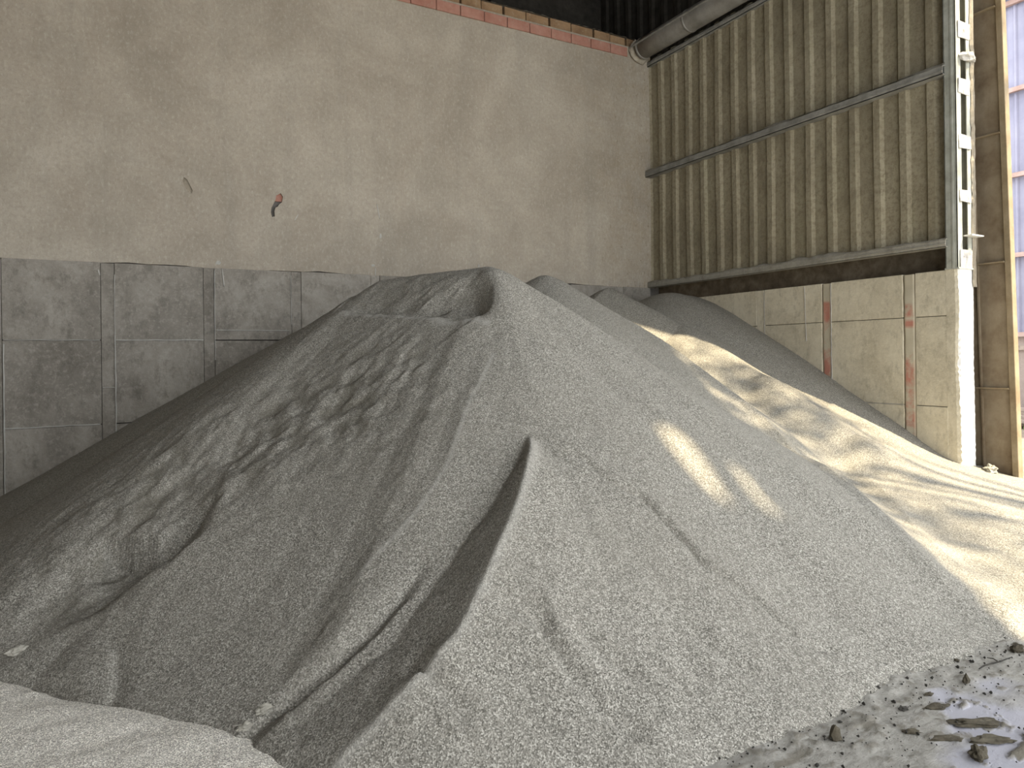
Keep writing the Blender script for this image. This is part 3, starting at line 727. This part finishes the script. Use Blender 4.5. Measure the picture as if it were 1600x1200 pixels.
def heap_z(x, y):
    i = int(np.clip(np.searchsorted(hx, x), 0, len(hx) - 1)); j = int(np.clip(np.searchsorted(hy, y), 0, len(hy) - 1)); return float(max(H[j, i], 0))
for (x, y, a, b, c, sd, lab) in (
 (-8.38, -4.90, .045, .022, .020, 31, 'pale broken sand crust at the far left foot of the heap'),
 (-7.38, -6.19, .035, .020, .018, 32, 'pale broken sand crust where the gully meets the fine sand'),
 (-7.46, -6.21, .030, .020, .016, 33, 'pale broken sand crust at the edge of the fine sand spread'),
 (.30, -5.20, .13, .06, .05, 34, 'sandy crust lump between the white wall end and the steel column')):
    o = lumpy('sand_crust', (0, 0, 0), (a, b, c), M['dust'], None, sd, 3, .25, 2.4, .5)
    o.location = (x, y, heap_z(x, y) + c * .35); tag(o, lab, 'sand crust', 'broken sand crusts')

# ------------------------------------------------------------------ clods and grit on the floor
CL = [  # x, y, half sizes, seed, turn, label
 (-5.332,-7.432,.045,.040,.060, 1, .3, 'upright pointed brown mud clod alone on the dusty floor near the heap'),
 (-4.354,-7.427,.028,.026,.042, 2, .0, 'small dark pointed mud clod in the middle of the muddy floor'),
 (-3.753,-7.366,.060,.045,.036, 3, .4, 'dark lumpy mud clod at the right edge of the picture below the sunlit sand'),
 (-4.975,-7.80,.055,.045,.045, 4, .2, 'rounded brown mud clod at the end of the lowest mud ridge'),
 (-4.62,-7.83,.050,.04,.036, 5, .9, 'dark round clod cut by the lower right edge of the picture'),
 (-4.72,-7.66,.15,.045,.020, 6, -.5, 'long flat slab of cracked mud at the right edge of the floor'),
 (-4.95,-7.66,.10,.028,.012, 7, -.5, 'thin long mud flake left of the cracked slab'),
 (-4.80,-7.76,.12,.040,.016, 8, -.5, 'broad mud flake with a dark undercut edge beside the rounded clod'),
 (-5.02,-7.56,.05,.022,.014, 9, -.6, 'brown crumbly mud flake between two wet grey patches'),
 (-4.72,-7.49,.09,.035,.010, 10, -.2, 'flat olive mud patch raised above the wet grey floor'),
 (-4.63,-7.41,.035,.022,.014, 11, .1, 'curled mud crust just left of the small pointed clod'),
 (-4.86,-7.43,.035,.018,.016, 12, -.3, 'small black clod lying on a wet grey patch'),
 (-4.78,-7.25,.024,.022,.018, 13, 0, 'small dark clod close to the foot of the heap'),
 (-4.15,-7.27,.020,.018,.013, 14, 0, 'little dark lump at the heap foot below the sunny sand edge'),
 (-5.20,-7.36,.016,.014,.010, 15, 0, 'tiny black pebble right of the upright pointed clod'),
 (-5.56,-7.52,.014,.012,.010, 16, 0, 'tiny black pebble left of the upright pointed clod'),
 (-4.27,-7.36,.020,.012,.010, 17, .4, 'tiny dark crumb right of the small pointed clod'),
]
for (x, y, a, b, c, sd, rot, lab) in CL:
    a, b, c = a * .66, b * .66, c * .66
    pointed = sd in (1, 2)
    o = lumpy('mud_clod', (0, 0, 0), (a, b, c), M['stone'] if sd in (12, 15, 16, 17, 13) else M['clod'], None, sd, 3 if a > .03 else 2, .34 if sd in (6, 7, 8, 9, 10, 11) else .22, 2.2, rot)
    if pointed:
        for v in o.data.vertices:
            h = (v.co.z / c + 1) / 2; k = 1.25 - .85 * max(0, min(1, h)); v.co.x *= k; v.co.y *= k
    o.location = (x, y, c * .62)
    tag(o, lab, 'mud clod', 'mud clods on the floor')
# loose grit scattered over the dusty floor
V = []; Fc = []; rg = random.Random(11)
for k in range(520):
    x = rg.uniform(-6.2, -3.3); y = -7.22 - abs(rg.gauss(0, .32)); s = min(.012, .003 + rg.expovariate(1 / .0025)); i = len(V)
    for a, b, c in ((1, 0, 0), (-.5, .87, 0), (-.5, -.87, 0), (0, 0, 1), (0, 0, -1)):
        V.append((x + a * s * rg.uniform(.7, 1.3), y + b * s * rg.uniform(.7, 1.3), .008 + c * s * .8))
    Fc += [(i, i + 1, i + 3), (i + 1, i + 2, i + 3), (i + 2, i, i + 3), (i + 1, i, i + 4), (i + 2, i + 1, i + 4), (i, i + 2, i + 4)]
o = mesh_obj('floor_grit', V, Fc, M['stone']); tag(o, 'fine dark grit scattered over the dusty floor', 'grit', kind='stuff')
# a broken twig on the floor
tw = empty('dry_twig', (-4.15, -7.36, .015)); tag(tw, 'thin dark forked twig lying on the floor by the heap foot', 'twig')
bm = bmesh.new(); tube_bm(bm, [(-4.17,-7.39,.012),(-4.11,-7.385,.014),(-4.0,-7.40,.014),(-3.88,-7.40,.012)], [.003,.004,.004,.002], 6); bm_obj('stem', bm, M['stone'], tw)
bm = bmesh.new(); tube_bm(bm, [(-4.01,-7.40,.014),(-4.00,-7.37,.018),(-4.01,-7.345,.016)], [.003,.003,.002], 6); bm_obj('side_shoot', bm, M['stone'], tw)

# ------------------------------------------------------------------ outside
def mat_ground():
    t = NT('outdoor_dirt'); v = t.co()
    c = t.ramp(t.noise(v, 1.2, 8, .65), [(.3, (.19, .15, .11)), (.5, (.25, .21, .165)), (.7, (.31, .27, .22))])
    return t.done(c, .95, t.bump(t.noise(v, 8, 6, .7), .6, .04))
M['ground'] = mat_ground()
M['lav'] = mat_metal('pale_lavender_sheet', (.20, .20, .27), (.25, .25, .33), (.29, .29, .37), .6, 1.2, 0, .1)
M['pink'] = mat_concrete('pinkish_render', (.25, .20, .175), (.29, .24, .215), (.33, .28, .25))
M['rail'] = mat_metal('faded_red_rail', (.30, .20, .17), (.37, .27, .24), (.43, .34, .31), .8, 3)
M['wood'] = mat_metal('weathered_plank', (.20, .16, .13), (.30, .25, .21), (.40, .35, .30), .9, 6)
M['grass'] = mat_metal('grass_blade', (.10, .16, .04), (.16, .23, .07), (.22, .28, .10), .8, 6)
M['leaf'] = mat_metal('tree_leaf', (.05, .09, .02), (.08, .13, .035), (.12, .17, .05), .7, 6)
M['bark'] = mat_metal('tree_bark', (.09, .07, .05), (.14, .11, .08), (.20, .17, .13), .9, 8)
gx = np.concatenate([np.arange(.3, 14, .15), np.arange(14, 70, 2.)]); gy = np.concatenate([np.arange(-60, -12, 2.), np.arange(-12, 12, .2), np.arange(12, 40, 2.)])
X, Y = np.meshgrid(gx, gy)
o = grid_obj('ground', X, Y, -.03 + .05 * fbm(X * 1.5, Y * 1.5, 4, 3) * (X > 1.0), M['ground']); tag(o, kind='structure')
BXX = 9.6
nb = empty('neighbour_shed', (BXX, 0, 0)); tag(nb, 'sunlit shed with lavender cladding and red rails across the yard', 'building')
def shed_sheet(y0, z0, z1, n=4, pitch=.22):
    pts = []
    for k in range(n):
        for a, d in ((0, 0), (.12, 0), (.15, 1), (.19, 1)): pts.append((y0 + k * pitch + a, d))
    pts.append((y0 + n * pitch, 0))
    V = [(BXX + .05 - d * .04, y, z) for z in (z0, z1) for y, d in pts]; n_ = len(pts)
    mesh_obj('cladding_sheet', V, [(i, i + 1, n_ + i + 1, n_ + i) for i in range(n_ - 1)], M['lav'], nb)
for k in range(14): shed_sheet(-7.0 + k * .88, 1.9, 9.6)
for z in (1.95, 3.72, 5.5, 7.4, 9.35): box('rail', (BXX - .09, -7, z - .05), (BXX, 5.4, z + .05), M['rail'], nb)
box('plinth', (BXX, -7, -.1), (BXX + .3, 5.4, 1.92), M['pink'], nb)
box('plinth_band', (BXX - .05, -7, 1.60), (BXX, 5.4, 1.70), M['wood'], nb)
box('eaves', (BXX - .5, -7, 9.6), (BXX + .5, 5.4, 9.75), M['rail'], nb)
box('shed_roof', (BXX - .4, -7, 9.75), (BXX + 6, 5.4, 9.9), M['rail'], nb)
box('end_wall', (BXX + .06, -7.1, -.1), (BXX + 6, -7.0, 9.7), M['pink'], nb)
pl_lab = ['lowest weathered plank of the pile by the far shed', 'second weathered plank of the pile by the far shed', 'middle weathered plank of the pile by the far shed', 'upper weathered plank of the pile by the far shed', 'topmost weathered plank of the pile by the far shed']
for k, lab in enumerate(pl_lab):
    o = box('plank', (-.09, -1.1, -.035), (.09, 1.1, .035), M['wood'], None, .006)
    o.location = (8.55 + RNG.uniform(-.12, .12) + .05 * k, -1.05 + RNG.uniform(-.2, .2), .04 + .075 * k)
    o.rotation_euler = (0, 0, RNG.uniform(-.12, .12)); tag(o, lab, 'plank', 'planks by the far shed')
gt = bmesh.new()
for k in range(90):
    x, y = 7.9 + RNG.gauss(0, .18), -1.3 + RNG.gauss(0, .35); h = RNG.uniform(.06, .18); a = RNG.uniform(0, 6.28)
    v = [gt.verts.new((x - .008 * math.cos(a), y - .008 * math.sin(a), -.05)), gt.verts.new((x + .008 * math.cos(a), y + .008 * math.sin(a), -.05)), gt.verts.new((x + RNG.gauss(0, .05), y + RNG.gauss(0, .05), h))]
    gt.faces.new(v)
o = bm_obj('grass_tuft', gt, M['grass']); tag(o, 'small tuft of green grass in front of the planks', 'grass', kind='stuff')
# tree beside the opening, out of the frame, whose crown dapples the sun
tr = empty('yard_tree', (3.2, -12.5, 0)); tag(tr, 'leafy tree in the yard beside the door opening', 'tree')
bm = bmesh.new(); tube_bm(bm, [(3.2,-12.5,-.1),(3.15,-12.4,3),(3.0,-12.2,6.5),(2.9,-12,10)], [.26,.2,.15,.07], 10); bm_obj('trunk', bm, M['bark'], tr)
rg = random.Random(5)
for (bx, by, bz) in ((2.2,-9.6,9.0),(2.0,-11.3,9.6),(2.2,-13.2,10.5),(3.6,-14,11.0),(4.2,-11.8,11)):
    bm = bmesh.new(); tube_bm(bm, [(3.05,-12.3,6.2),((3.05+bx)/2,(-12.3+by)/2,(6.2+bz)/2+.4),(bx,by,bz)], [.08,.05,.02], 6)
    bm_obj('branch', bm, M['bark'], tr)
V = []; Fc = []
cl_ = [(1.8,-11.6,10.8,1.0),(1.8,-12.7,11.0,1.1),(2.3,-13.8,10.9,1.2),(2.5,-10.4,10.6,1.3),(2.9,-12.2,11.6,1.5)]
for (bx, by, bz, r) in cl_:
    for k in range(int(170 * r * r)):
        while True:
            p = Vector((rg.uniform(-1, 1), rg.uniform(-1, 1), rg.uniform(-1, 1)))
            if p.length < 1: break
        p = Vector((bx, by, bz)) + p * r
        u = Vector((rg.gauss(0, 1), rg.gauss(0, 1), rg.gauss(0, 1))).normalized(); w = u.orthogonal().normalized()
        L = rg.uniform(.09, .16); i = len(V)
        V += [p - u * L, p + w * L * .45, p + u * L, p - w * L * .45]; Fc.append((i, i + 1, i + 2, i + 3))
o = mesh_obj('foliage', V, Fc, M['leaf'], tr); o['kind'] = 'stuff'
